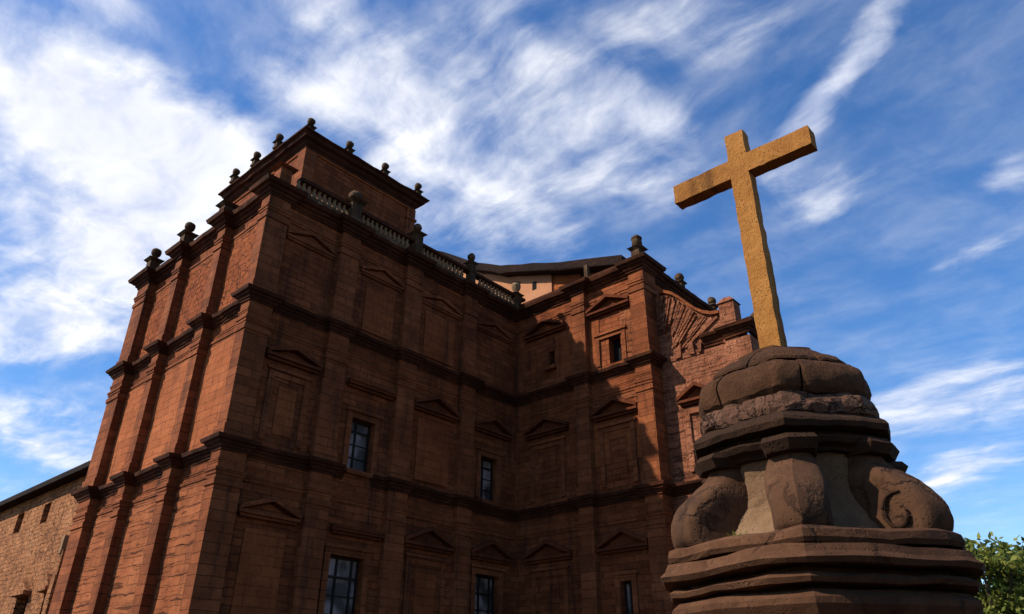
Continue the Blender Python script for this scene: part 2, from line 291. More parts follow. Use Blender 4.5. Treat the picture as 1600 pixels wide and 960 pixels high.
GZ = -1.6                                   # ground; camera height is the origin
g = MB(); g.grid([[(x, y, GZ) for x in (-1500, -100, 0, 100, 1500)] for y in (-1500, -100, 0, 100, 1500)])
go = g.build('ground', M['ground']); go['kind'] = 'structure'

# ------------------------------------------------------------------ church
pa, pb, pc = 0.38, 0.22, 0.30
px, py, qx, yA, yC = 10.495+pa, 21.583+pb, 24.4, 32.25, 14.55
nx, yN = 24.9, 10.4                        # annex front and its outer corner
Z1, Z2, Z3 = 7.2, 12.45, 17.0             # tops of the three cornices
church = thing('stone_church', 'tall red laterite stone church of three storeys with dark cornices and a corner tower', 'church', (px, py, GZ))
FACE = {'A': lambda u, o, z: (px-o, u, z), 'B': lambda u, o, z: (u, py-o, z), 'C': lambda u, o, z: (qx-o, u, z), 'D': lambda u, o, z: (u, yC-o, z), 'N': lambda u, o, z: (nx-o, u, z), 'M': lambda u, o, z: (u, yN-o, z)}
def slab(mb, F, poly, o0, o1):
    mb.prism([FACE[F](u, o0, z) for u, z in poly], [FACE[F](u, o1, z) for u, z in poly])
def rect(mb, F, u0, u1, z0, z1, o0, o1): slab(mb, F, [(u0, z0), (u1, z0), (u1, z1), (u0, z1)], o0, o1)
def wall(mb, F, u0, u1, z0, z1, holes=(), depth=0.38):
    us = sorted({u0, u1, *[h[i] for h in holes for i in (0, 1)]}); zs = sorted({z0, z1, *[h[i] for h in holes for i in (2, 3)]})
    for a, b_ in zip(us, us[1:]):
        for c, d in zip(zs, zs[1:]):
            um, zm = (a+b_)/2, (c+d)/2
            if any(h[0] < um < h[1] and h[2] < zm < h[3] for h in holes): continue
            mb.add([FACE[F](a, 0, c), FACE[F](b_, 0, c), FACE[F](b_, 0, d), FACE[F](a, 0, d)], [(0, 1, 2, 3)])
    for h in holes:
        a, b_, c, d = h
        for p, q in (((a, c), (b_, c)), ((b_, c), (b_, d)), ((b_, d), (a, d)), ((a, d), (a, c))):
            mb.add([FACE[F](p[0], 0, p[1]), FACE[F](q[0], 0, q[1]), FACE[F](q[0], -depth, q[1]), FACE[F](p[0], -depth, p[1])], [(0, 1, 2, 3)])
        mb.add([FACE[F](a, -depth, c), FACE[F](b_, -depth, c), FACE[F](b_, -depth, d), FACE[F](a, -depth, d)], [(0, 1, 2, 3)])
HB = [(15.32, 16.38, 7.25, 9.15), (22.1, 23.13, 7.42, 9.25), (15.06, 16.48, 0.6, 4.27), (21.98, 23.35, 0.6, 4.42)]
HC = [(15.98, 16.5, 0.8, 3.92), (15.78, 16.4, 12.72, 13.95), (19.42, 19.74, 13.55, 14.28)]
mb = MB()
wall(mb, 'A', py, yA, GZ, Z3); wall(mb, 'B', px, qx, GZ, Z3, HB); wall(mb, 'C', yC, py, GZ, Z3, HC); wall(mb, 'D', qx, 34, GZ, Z3)
mb.add([(px, yA, GZ), (34, yA, GZ), (34, yA, Z3), (px, yA, Z3)], [(0, 1, 2, 3)])
mb.add([(34, yC, GZ), (34, yA, GZ), (34, yA, Z3), (34, yC, Z3)], [(0, 1, 2, 3)])
mb.build('wall', M['wall'], church)
mb = MB(); mb.add([(px, py, Z3-.05), (qx, py, Z3-.05), (qx, yC, Z3-.05), (34, yC, Z3-.05), (34, yA, Z3-.05), (px, yA, Z3-.05)], [(0, 1, 2, 3, 4, 5)])
mb.build('roof_deck', M['tile'], church)
# plan outline with the pilaster breaks, one list for cornices and mouldings
PA = [(31.5, yA), (28.38, 28.95), (24.82, 25.4), (py, 22.15)]
PB = [(px, 11.38), (13.8, 14.68), (17.2, 18.08), (20.7, 21.5)]
PC = [(17.42, 18.12), (yC, 15.0)]
OUT = [(px+3, yA+pa), (px-pa, yA+pa), (px-pa, 31.5), (px, 31.5)]
for a, b_ in PA[1:3]: OUT += [(px, b_), (px-pa, b_), (px-pa, a), (px, a)]
OUT += [(px, 22.15), (px-pa, 22.15), (px-pa, py-pb), (11.38, py-pb), (11.38, py)]
for a, b_ in PB[1:]: OUT += [(a, py), (a, py-pb), (b_, py-pb), (b_, py)]
OUT += [(qx, py)]
OUTC = [(qx, py), (qx, 18.12), (qx-pc, 18.12), (qx-pc, 17.42), (qx, 17.42), (qx, 15.0), (qx-pc, 15.0), (qx-pc, yC-pc), (qx+.7, yC-pc), (qx+.7, yC), (34, yC)]
def sweep(mb, path, prof, zt, step=0.22, skip=None):
    """moulding: profile (out, z) carried round a right-angled plan outline, mitred at the corners"""
    n = len(path); ns = []
    for i in range(n-1):
        d = (Vector(path[i+1]) - Vector(path[i])).normalized(); ns.append(Vector((d.y, -d.x)))
    pts = []
    for i in range(n):
        a = ns[max(i-1, 0)]; c = ns[min(i, n-2)]
        m_ = a if (a-c).length < 1e-4 else a + c
        pts.append((Vector(path[i]), m_))
    rows = []
    for i in range(n-1):
        L_ = (pts[i+1][0]-pts[i][0]).length; k = max(1, int(L_/step))
        for j in range(k):
            tt = j/k; p = pts[i][0].lerp(pts[i+1][0], tt); m_ = pts[i][1] if j == 0 else ns[i]
            if j and L_ > 1.6:                       # keep the mitre from shearing the neighbours
                e = min(tt, 1-tt)*L_
                if e < 0.65: continue
            elif j: continue
            rows.append((p, m_))
    rows.append(pts[-1])
    ring = [[(p.x+m_.x*o, p.y+m_.y*o, zt+z) for o, z in prof] for p, m_ in rows]
    if skip: 
        cur = []
        for r, (p, m_) in zip(ring, rows):
            if skip(p):
                if len(cur) > 1: capgrid(mb, cur)
                cur = []
            else: cur.append(r)
        if len(cur) > 1: capgrid(mb, cur)
    else: capgrid(mb, ring)
def capgrid(mb, ring):
    mb.grid(ring, True); n = len(ring[0]); o = len(mb.v) - n*len(ring)
    mb.f.append(tuple(o+k for k in range(n))); mb.f.append(tuple(len(mb.v)-n+k for k in range(n)))
COR = [(-.1,-.40),(.04,-.40),(.04,-.35),(.09,-.31),(.11,-.24),(.17,-.21),(.19,-.15),(.27,-.12),(.30,-.04),(.31,0),(-.1,.1)]
BIG = [(o*1.35 if o > 0 else o, z*1.25) for o, z in COR]
ARC = [(-.1,0),(.03,0),(.03,.08),(.065,.11),(.065,.2),(-.1,.24)]
RG = [(0.035, 1.3), (0.02, 5.0)]
# the first cornice breaks off at the tall window
def cor(path, prof, zt, name='cornice', mat='cornice', skip=None, rough=RG):
    mb = MB(); sweep(mb, path, prof, zt, skip=skip); return mb.build(name, M[mat], church, rough=rough)
iw = [i for i, p in enumerate(OUT) if p == (14.68, py)][0]
P1a = OUT[:iw+1] + [(15.2, py)]; P1b = [(16.5, py)] + OUT[iw+1:] + OUTC[1:]
cor(P1a, COR, Z1); cor(P1b, COR, Z1)
cor(OUT + OUTC[1:], COR, Z2); cor(OUT + OUTC[1:], BIG, Z3)
for zt in (Z1-1.15, Z2-1.2, Z3-1.15):
    cor(OUT + OUTC[1:], ARC, zt, 'architrave_band', 'trim', rough=[(0.02, 2.0)])
for zt in (Z1-.8, Z2-.84):
    cor(OUT + OUTC[1:], [(o*.6 if o > 0 else o, z*.6) for o, z in ARC], zt, 'frieze_moulding', 'trim', rough=[(0.015, 2.0)])
# pilasters: one per storey
def pil(F, a, b_, d, wrap=None):
    for z0, z1 in ((GZ, Z1-.3), (Z1, Z2-.3), (Z2, Z3-.3)):
        mb = MB(); rect(mb, F, a, b_, z0, z1, -.05, d)
        rect(mb, F, a-.05, b_+.05, z0+.02, z0+.42, -.05, d+.05); rect(mb, F, a-.04, b_+.04, z1-1.18, z1-1.0, -.05, d+.045)
        mb.build('pilaster', M['trim'], church, rough=[(0.012, 1.5)])
for a, b_ in PA[1:3]: pil('A', a, b_, pa)
for a, b_ in PB[1:]: pil('B', a, b_, pb)
pil('C', 17.42, 18.12, pc)
for (x0, x1, y0, y1) in ((px-pa, px+.5, 31.5, yA+pa), (px-pa, 11.38, py-pb, 22.15), (qx-pc, qx+.7, yC-pc, 15.0)):
    for z0, z1 in ((GZ, Z1-.3), (Z1, Z2-.3), (Z2, Z3-.3)):
        mb = MB(); mb.box(x0, x1, y0, y1, z0, z1); mb.box(x0-.05, x1+.05, y0-.05, y1+.05, z0+.02, z0+.42); mb.box(x0-.045, x1+.045, y0-.045, y1+.045, z1-1.18, z1-1.0)
        mb.build('corner_pilaster', M['trim'], church, rough=[(0.012, 1.5)])
# strip beside each pilaster on the sunny front (narrow half pilasters)
# pediments, flat hoods, blind panels
def pediment(F, u0, u1, zb, za, out=0.26, hood=False, mat='hood'):
    mb = MB(); uc = (u0+u1)/2
    rect(mb, F, u0-.06, u1+.06, zb, zb+.1, -.03, out); rect(mb, F, u0, u1, zb-.1, zb+.002, -.03, out*.55)
    if not hood:
        for s in (0, 1):
            ue = (u0-.06, u1+.06)[s]
            slab(mb, F, [(ue, zb+.1), (ue, zb+.24), (uc, za+.1), (uc, za-.06)], -.03, out+.04)
        slab(mb, F, [(u0+.2, zb+.1), (u1-.2, zb+.1), (uc, za-.12)], -.03, .05)
    else: rect(mb, F, u0-.02, u1+.02, zb+.1, zb+.2, -.03, out+.05)
    mb.build('flat_hood' if hood else 'pediment', M[mat], church, rough=[(0.018, 2.5)])
def surround(F, u0, u1, z0, z1, w=.22, o=.09, panel=False, pm='wall'):
    mb = MB()
    rect(mb, F, u0-w, u0-.005, z0, z1+w, -.03, o); rect(mb, F, u1+.005, u1+w, z0, z1+w, -.03, o); rect(mb, F, u0-w-.08, u1+w+.08, z1+w+.003, z1+w+.12, -.03, o+.06)
    rect(mb, F, u0-.004, u1+.004, z1+.004, z1+w-.004, -.03, o-.01)
    mb.build('panel_frame' if panel else 'window_surround', M['trim'], church, rough=[(0.012, 2.0)])
    if panel:
        mb = MB(); rect(mb, F, u0+.25, u1-.25, z0+.25, z1-.3, -.03, .045); mb.build('blind_panel', M[pm], church, rough=[(0.01, 2.0)])
BB = [(11.55, 13.6), (15.0, 17.1), (18.2, 20.55), (21.68, 23.92)]; CB = [(18.75, 21.05), (15.15, 17.3)]
lev = [(5.05, 5.72), (10.38, 11.02), (15.24, 15.88)]
for li, (zb, za) in enumerate(lev):
    for i, (a, b_) in enumerate(BB):
        hd = (i == 1)
        pediment('B', a, b_, zb, za - (.12 if (i == 0 or li == 2) else 0), out=.24 if li < 2 else .11, hood=hd and li < 2, mat='trim' if (li == 2 or (i == 0 and li == 0)) else 'hood')
        z0 = (GZ+1.2, Z1+.3, Z2+.3)[li]
        if (li, i) in ((0, 2), (1, 0)): surround('B', a+.42, b_-.42, z0, zb-.65, panel=True, o=.06, pm='panel_dim')
        elif (li, i) in ((1, 2), (0, 0), (2, 1), (2, 2)):
            mb = MB(); rect(mb, 'B', a+.3, b_-.3, z0, zb-.4, -.03, .05); mb.build('blind_panel', M['panel_dim'], church, rough=[(.012, 2.0)])
    for i, (a, b_) in enumerate(CB):
        pediment('C', a, b_, zb, za, out=.26)
        z0 = (GZ+1.2, Z1+.3, Z2+.3)[li]
        if not ((i == 1 and li != 1) or (i == 0 and li == 2)): surround('C', a+.42, b_-.42, z0, zb-.65, panel=True, o=.08)
for h in HB: surround('B', h[0], h[1], h[2], h[3])
for h in HC[:1]: surround('C', h[0], h[1], h[2], h[3])
surround('C', HC[1][0]-.1, HC[1][1]+.45, HC[1][2], HC[1][3], w=.18, o=.08)
mb = MB(); rect(mb, 'C', 19.28, 19.9, 13.32, 13.5, -.03, .2); mb.build('slit_window_sill', M['trim'], church)
# A front: one sunken or rendered field between each pair of pilasters, different on every storey
for (a, b_) in ((22.15, 24.82), (25.4, 28.38), (28.95, 31.5)):
    for z0, z1, mt_ in ((GZ, Z1-1.16, 'panel_coursed'), (Z1+.1, Z2-1.21, 'panel_plaster'), (Z2+.1, Z3-1.16, 'panel_eroded')):
        mb = MB(); nu, nv = int((b_-a)/.12), int((z1-z0)/.12)
        mb.grid([[FACE['A'](a-.02+(b_-a+.04)*i/nu, .035, z0+(z1-z0)*j/nv) for i in range(nu+1)] for j in range(nv+1)])
        mb.build('wall_panel', M[mt_], church, rough=[(.03, .8), (.022, 2.6), (.012, 6)] if mt_ != 'panel_plaster' else [(.03, .7), (.012, 3)], smooth=True)
for a, b_, z0, z1, mt_ in ((15.05, 15.72, Z2+.15, 15.0, 'panel_broken'), (16.85, 17.4, Z2+.15, 15.0, 'panel_dim'), (15.05, 17.4, Z1+1.2, 10.15, 'panel_dim'), (15.05, 17.4, 10.95, Z2-1.3, 'panel_broken'), (18.2, 19.35, Z2+.15, 15.0, 'panel_dim')):
    mb = MB(); nu, nv = max(3, int((b_-a)/.12)), int((z1-z0)/.12)
    mb.grid([[FACE['C'](a+(b_-a)*i/nu, .03, z0+(z1-z0)*j/nv) for i in range(nu+1)] for j in range(nv+1)])
    mb.build('wall_panel', M[mt_], church, rough=[(.02, 1.2), (.02, 3)] if mt_ == 'panel_broken' else [(.012, 1.5)], smooth=True)
# windows
def window(F, h, cols, rows, arch=False):
    a, b_, c, d = h; mb = MB(); fr = .07
    rect(mb, F, a+.002, a+fr, c+.002, d-.002, -.30, -.2); rect(mb, F, b_-fr, b_-.002, c+.002, d-.002, -.30, -.2)
    rect(mb, F, a+fr, b_-fr, d-fr, d-.002, -.3, -.2); rect(mb, F, a+fr, b_-fr, c+.002, c+fr, -.3, -.2)
    for f_ in cols: u = a+(b_-a)*f_; rect(mb, F, u-.035, u+.035, c+fr, d-fr, -.295, -.21)
    for f_, t_ in rows: z = c+(d-c)*f_; rect(mb, F, a+fr, b_-fr, z-t_, z+t_, -.29, -.215)
    w = mb.build('window', M['timber'], church)
    mb = MB(); mb.add([FACE[F](a+.01, -.265, c+.01), FACE[F](b_-.01, -.265, c+.01), FACE[F](b_-.01, -.265, d-.01), FACE[F](a+.01, -.265, d-.01)], [(0, 1, 2, 3)])
    mb.build('pane', M['glass'], w)
    mb = MB(); rect(mb, F, a-.1, b_+.1, c-.16, c-.004, -.36, .12); mb.build('sill', M['trim'], w)
for h in HB: window('B', h, [.4] if h[2] > 5 else [.36, .8], [(.78, .04), (.52, .014), (.26, .014)] if h[2] > 5 else [(.82, .04), (.66, .02), (.5, .02), (.33, .02), (.16, .02)])
for h in HC[:1]: window('C', h, [.5], [(.5, .02)])
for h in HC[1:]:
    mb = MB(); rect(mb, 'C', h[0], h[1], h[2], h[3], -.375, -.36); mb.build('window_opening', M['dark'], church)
# dark plate painting the shaded arched head of the upper opening
mb = MB(); uc = 16.09; pts = []
for k in range(9):
    a = math.pi*k/8; pts.append((uc-.31*math.cos(a), 13.9+.31*math.sin(a)))
pts2 = [(uc+.31, 14.24), (uc-.31, 14.24)]
slab(mb, 'C', pts, -.03, .012); mb.build('arch_head_shade', M['dark'], church)

# parapet on the sunny and the transept front, balustrade above the shaded front
mb = MB(); mb.box(px-.2, px+.2, 22.2, yA+.2, Z3+.05, Z3+.3); mb.build('parapet', M['cornice'], church, rough=[(.02, 2)])
mb = MB(); mb.box(qx-.15, qx+.25, yC+.2, py-.3, Z3+.05, Z3+.3); mb.build('parapet', M['cornice'], church, rough=[(.02, 2)])
mb = MB(); mb.box(qx+.3, 34, yC-.15, yC+.25, Z3+.05, Z3+.3); mb.build('parapet', M['cornice'], church, rough=[(.02, 2)])
yb = py - .12
mb = MB(); mb.box(px+.6, qx-.2, yb-.16, yb+.16, Z3+.08, Z3+.26); mb.build('balustrade_plinth', M['finial'], church, rough=[(.012, 2)])
mb = MB(); 
xs = [px+.7+i*.24 for i in range(int((qx-.5-px-.7)/.24)+1)]
for x0, x1 in zip([px+.7+i*.6 for i in range(22)], [px+.7+(i+1)*.6 for i in range(22)]): mb.box(x0, x1, yb-.17, yb+.17, Z3+.74, Z3+.88)
mb.build('balustrade_rail', M['cornice'], church, rough=[(.012, 2)])
bal = None
PED = [10.95, 14.2, 17.63, 21.04, 24.2]
for i, x in enumerate(xs):
    if any(abs(x-p) < .38 for p in PED): continue
    if bal is None:
        mb = MB(); mb.lathe([(.085, 0), (.085, .05), (.05, .08), (.095, .2), (.085, .27), (.045, .38), (.07, .43), (.08, .48)], 8)
        bal = mb.build('baluster', M['lime'], church, loc=Vector((x, yb, Z3+.26))-church.location, smooth=True)
    else: copy_part(bal, (x, yb, Z3+.26), church)
# ball finials and urns
def ped_mesh(w, h, cap):
    mb = MB(); mb.box(-w, w, -w, w, 0, .12); mb.box(-w*.82, w*.82, -w*.82, w*.82, .12, h)
    mb.prism([(-w*.85,-w*.85,h),(w*.85,-w*.85,h),(w*.85,w*.85,h),(-w*.85,w*.85,h)], [(-w*1.35,-w*1.35,h+cap),(w*1.35,-w*1.35,h+cap),(w*1.35,w*1.35,h+cap),(-w*1.35,w*1.35,h+cap)])
    mb.prism([(-w*1.35,-w*1.35,h+cap),(w*1.35,-w*1.35,h+cap),(w*1.35,w*1.35,h+cap),(-w*1.35,w*1.35,h+cap)], [(-w*.5,-w*.5,h+cap*2.2),(w*.5,-w*.5,h+cap*2.2),(w*.5,w*.5,h+cap*2.2),(-w*.5,w*.5,h+cap*2.2)])
    return mb
def ball_mesh(zc, r, neck, base):
    mb = MB(); prof = [(neck*1.5, base), (neck, base+.05), (neck*.8, zc-r*.95)]
    for k in range(9):
        a = -1.15 + (1.15+1.57)*k/8; prof.append((max(r*math.cos(a), .01), zc+r*math.sin(a)))
    mb.lathe(prof, 12); return mb
def finial(loc, w=.24, h=.7, cap=.1, r=.2, gap=.2, name='ball_finial', ball='stone_ball', mat='finial'):
    p = ped_mesh(w, h, cap).build(name, M[mat], church, loc=Vector(loc)-church.location, rough=[(.02, 3)])
    if r: ball_mesh(h+cap*2.2+gap+r*.6, r, r*.45, h+cap*2).build(ball, M['finial'], p, rough=[(.03, 4.5)], smooth=True)
    return p
f0 = finial((17.63, yb, Z3+.08), w=.25, h=1.1, r=.2, gap=.12)
f1 = finial((21.04, yb, Z3+.08), w=.20, h=1.15, r=.2, gap=.1)
f2 = finial((14.2, yb, Z3+.08), w=.30, h=.95, r=.28, gap=.02)
f3 = finial((24.25, yb, Z3+.08), w=.24, h=.75, r=0, name='urn_pedestal')
mb = MB(); mb.lathe([(.2, .98), (.12, 1.05), (.22, 1.2), (.25, 1.4), (.2, 1.5), (.26, 1.56), (.05, 1.62)], 10); mb.build('urn', M['lime'], f3, smooth=True)
finial((11.0, py+.1, Z3+.08), w=.3, h=.92, r=0, name='corner_pedestal', cap=.08, mat='trim')
fa = finial((px-.35, 28.5, Z3+.05), w=.26, h=.55, r=.23, gap=.16)
copy_part(fa, (px-.35, 31.7, Z3+.05), church)
finial((px-.35, 25.1, Z3+.05), w=.28, h=.45, r=0, name='broken_pedestal')
fc = finial((qx-.05, yC+.0, Z3+.1), w=.26, h=.5, r=0, name='urn_pedestal', cap=.12)
mb = MB(); mb.lathe([(.16, .72), (.2, .8), (.24, .86), (.22, 1.1), (.25, 1.14), (.25, 1.2), (.13, 1.26), (.1, 1.34), (.01, 1.38)], 10); mb.build('urn', M['finial'], fc, smooth=True, rough=[(.015, 4)])
finial((28.05, yC+.05, Z3+.1), w=.2, h=.4, r=.22, gap=.06)
finial((31.2, yC+.05, Z3+.1), w=.2, h=.4, r=.22, gap=.06)

# corner tower above the roof
tx0, tx1, ty0, ty1, tz0, tz1 = 12.4, 18.45, 23.08, 29.3, Z3-.1, 20.8
mb = MB(); mb.box(tx0, tx1, ty0, ty1, tz0, tz1); mb.build('tower_wall', M['wall'], church)
TP = [(tx0+.001, ty1-.001), (tx0+.001, ty0+.001), (tx1-.001, ty0+.001), (tx1-.001, ty1-.001)]
TP = [(tx1-.001, ty1-.001)] + TP
mb = MB(); sweep(mb, TP, [(-.05,-.62),(.04,-.62),(.05,-.5),(.14,-.42),(.2,-.3),(.34,-.24),(.40,-.1),(.5,-.05),(.52,0),(-.05,.14)], 21.3); mb.build('tower_cornice', M['cornice'], church, rough=RG)
mb = MB(); sweep(mb, TP, [(-.05,0),(.05,0),(.08,.06),(.05,.1),(-.05,.12)], 20.58); mb.build('tower_string_course', M['brick'], church)
mb = MB(); mb.box(tx0-.25, tx1+.25, ty0-.25, ty1+.25, 21.36, 21.5); mb.build('tower_roof', M['cornice'], church, rough=[(.02, 2)])
for x in (tx0+.35, tx1-.35-.5): pass
mb = MB(); mb.box(tx1-.45, tx1+.06, ty0-.06, ty0+.5, tz0, 20.6); mb.box(tx1-.5, tx1+.12, ty0-.12, ty0+.55, 20.0, 20.14); mb.build('tower_pilaster', M['trim'], church, rough=[(.01, 2)])
mb = MB(); mb.box(tx0-.06, tx0+.5, ty0-.06, ty0+.5, tz0, 20.6); mb.build('tower_pilaster', M['trim'], church, rough=[(.01, 2)])
tf = None
spots = [(tx0-.05+ (tx1-tx0+.1)*k/3, ty0-.1) for k in range(4)] + [(tx0-.38, ty0+1.85*k) for k in (1, 2, 3)] + [(tx1, ty0+1.95*k) for k in (1, 2, 3)] + [(tx0+2*k, ty1) for k in (1, 2)]
for x, y in spots:
    if tf is None: tf = finial((x, y, 21.38), w=.16, h=.3, cap=.06, r=.18, gap=.12)
    else: copy_part(tf, (x, y, 21.42), church)

# nave gable and tiled roof behind the parapets
gx = qx + 2.5
RK = [(33.5, 26.9), (29.6, 24.55), (26.75, 22.65), (24.7, 21.6), (23.2, 21.1), (20.5, 20.15), (16.6, 18.95)]
mb = MB(); mb.prism([(gx, y, z) for y, z in RK if y > 21.3] + [(gx, 21.5, 20.5), (gx, 21.5, Z3-.1), (gx, 44, Z3-.1), (gx, 44, 22)], [(gx+.5, y, z) for y, z in RK if y > 21.3] + [(gx+.5, 21.5, 20.5), (gx+.5, 21.5, Z3-.1), (gx+.5, 44, Z3-.1), (gx+.5, 44, 22)])
mb.build('gable_wall', M['plaster'], church)
mb = MB(); mb.prism([(gx+.1, 21.5, 20.48), (gx+.1, 16.8, 19.0), (gx+.1, 16.8, Z3-.1), (gx+.1, 21.5, Z3-.1)], [(gx+.5, 21.5, 20.48), (gx+.5, 16.8, 19.0), (gx+.5, 16.8, Z3-.1), (gx+.5, 21.5, Z3-.1)])
mb.build('aisle_gable_wall', M['brick'], church)
RR = [RK[0]] + [Vector(RK[i]).lerp(Vector(RK[i+1]), t_) for i in range(len(RK)-1) for t_ in (.33, .66, 1)]
mb = MB(); th = .22
lo = [(y, z-.27) for y, z in RR]; hi = [(y, z+th) for y, z in RR]
mb.prism([(gx-.6, y, z) for y, z in lo] + [(gx-.6, y, z) for y, z in hi[::-1]], [(gx+40, y, z) for y, z in lo] + [(gx+40, y, z) for y, z in hi[::-1]])
mb.prism([(gx-.6, 33.5, 26.88), (gx-.6, 44.5, 21.6), (gx-.6, 44.5, 21.84), (gx-.6, 33.5, 27.12)], [(gx+40, 33.5, 26.88), (gx+40, 44.5, 21.6), (gx+40, 44.5, 21.84), (gx+40, 33.5, 27.12)])
mb.build('tiled_roof', M['tile'], church, rough=[(.05, 1.2), (.03, 5)])
mb = MB(); mb.box(gx-.01, gx+.2, 22.55, 22.85, 19.75, 20.25); mb.build('gable_vent', M['dark'], church)
mb = MB(); mb.tube([(gx+.05, 20.95-1.7*math.sin(a), 20.35-1.9+1.9*math.cos(a)) for a in [i*.16 for i in range(10)]], .09, 6); mb.build('gable_arch_shadow_rib', M['cornice'], church)  # dark tube modelled in place of a buttress arch's curved shadow
mb = MB(); mb.box(qx+.9, qx+1.1, 18.0, 18.2, Z3, 18.75); mb.build('roof_post', M['finial'], church)

# annex at the end of the transept with its half gable buttress
mb = MB(); AH = 12.3
wall(mb, 'N', yN, yC+.2, GZ, AH); wall(mb, 'M', nx, 34, GZ, AH); mb.add([(nx, yN, AH-.02), (34, yN, AH-.02), (34, yC, AH-.02), (nx, yC, AH-.02)], [(0, 1, 2, 3)])
mb.build('annex_wall', M['annex'], church, rough=None)
AO = [(nx, 12.25), (nx, 11.25), (nx-.16, 11.25), (nx-.16, yN-.16), (nx+.9, yN-.16), (nx+.9, yN), (34, yN)]
mb = MB(); sweep(mb, AO, [(o, z*1.15) for o, z in COR], 12.85); mb.build('annex_cornice', M['cornice'], church, rough=[(.07, 1.6), (.03, 5)])
mb = MB(); sweep(mb, [(nx, yC-pc)] + [(nx, 12.9), (nx, yN), (34, yN)], COR, Z1); mb.build('annex_cornice', M['cornice'], church, rough=[(.07, 1.6), (.03, 5)])
mb = MB(); mb.box(nx-.16, nx+.9, yN-.16, 11.25, GZ, 12.3); mb.box(nx-.24, nx+1, yN-.24, 11.33, 11.2, 11.4); mb.build('annex_pilaster', M['annex'], church, rough=[(.03, 1.5)])
pediment('N', 11.95, 13.45, 10.25, 10.9, out=.3)
mb = MB(); rect(mb, 'N', 12.0, 12.2, 7.6, 10.1, -.03, .1); rect(mb, 'N', 13.15, 13.35, 7.6, 10.1, -.03, .1); rect(mb, 'N', 12.2, 13.15, 9.8, 10.1, -.03, .1); rect(mb, 'N', 12.0, 13.2, 8.35, 8.6, -.03, .16)
mb.build('panel_frame', M['annex'], church, rough=[(.03, 2.5)])
for y0, y1, h_ in ((13.2, 13.5, .4), (12.65, 12.9, .42), (12.3, 12.45, .3)):
    mb = MB(); mb.box(nx-.1, nx+.4, y0, y1, AH-.05, AH+h_); mb.build('broken_cornice_block', M['annex'], church, rough=[(.05, 3)])
mb = MB(); mb.box(nx-.04, nx+.5, 12.3, 13.75, AH-.1, AH+.12); mb.build('broken_cornice_bed', M['annex'], church, rough=[(.06, 2.5)])
CV = [(14.0, 15.5), (13.75, 15.45), (13.4, 15.24), (13.1, 14.95), (12.75, 14.52), (12.4, 14.15), (12.1, 13.9), (11.75, 13.72), (11.4, 13.66)]
bx0, bx1 = nx+.08, nx+.6
mb = MB(); mb.prism([(bx0, y, z) for y, z in CV] + [(bx0, 11.4, AH-.05), (bx0, 14.28, AH-.05), (bx0, 14.28, 15.5)], [(bx1, y, z) for y, z in CV] + [(bx1, 11.4, AH-.05), (bx1, 14.28, AH-.05), (bx1, 14.28, 15.5)])
bw = mb.build('scroll_buttress', M['annex'], church)
mb = MB(); rows = []
CVd = [Vector(CV[0])] + [Vector(CV[i]).lerp(Vector(CV[i+1]), t_) for i in range(len(CV)-1) for t_ in (.5, 1)]
for p in CVd: rows.append([(bx0-.16, p.x, p.y-.03), (bx1+.1, p.x, p.y-.03), (bx1+.1, p.x, p.y+.12), (bx0-.16, p.x, p.y+.12)])
capgrid(mb, rows); mb.build('coping', M['trim'], bw, rough=[(.02, 3)])
mb = MB(); cc = Vector((14.5, 11.6))
for i, p in enumerate(CVd[1:-1]):
    for k in range(2):
        q = Vector(p).lerp(CVd[i+2], k*.5) - Vector((0, .1)); d = (q-cc).normalized(); n_ = Vector((-d.y, d.x))
        l0, l1 = random.uniform(.02, .12), random.uniform(.55, 1.9); w_ = random.uniform(.022, .05)
        a, c_ = q-d*l0, q-d*l1
        if c_.y < AH+.2: c_ = a.lerp(c_, max(.1, (a.y-AH-.2)/(a.y-c_.y)))
        pl = [a-n_*w_, a+n_*w_, c_+n_*w_, c_-n_*w_]
        dep = random.uniform(.03, .14)
        mb.prism([(bx0+.02, v.x, v.y) for v in pl], [(bx0-dep, v.x, v.y) for v in pl])
mb.build('voussoir_stones', M['annex'], bw, rough=[(.03, 5)])
mb = MB(); mb.box(nx-.1, nx+.5, 10.72, 11.35, AH, 14.0); mb.prism([(nx-.16, 10.66, 14.0), (nx+.56, 10.66, 14.0), (nx+.56, 11.41, 14.0), (nx-.16, 11.41, 14.0)], [(nx+.1, 10.9, 14.3), (nx+.3, 10.9, 14.3), (nx+.3, 11.2, 14.3), (nx+.1, 11.2, 14.3)])
mb.build('buttress_pier', M['annex'], church, rough=[(.03, 2.5)])
finial((nx+1.6, yN+.2, 12.9), w=.2, h=.55, r=.2, gap=.05)

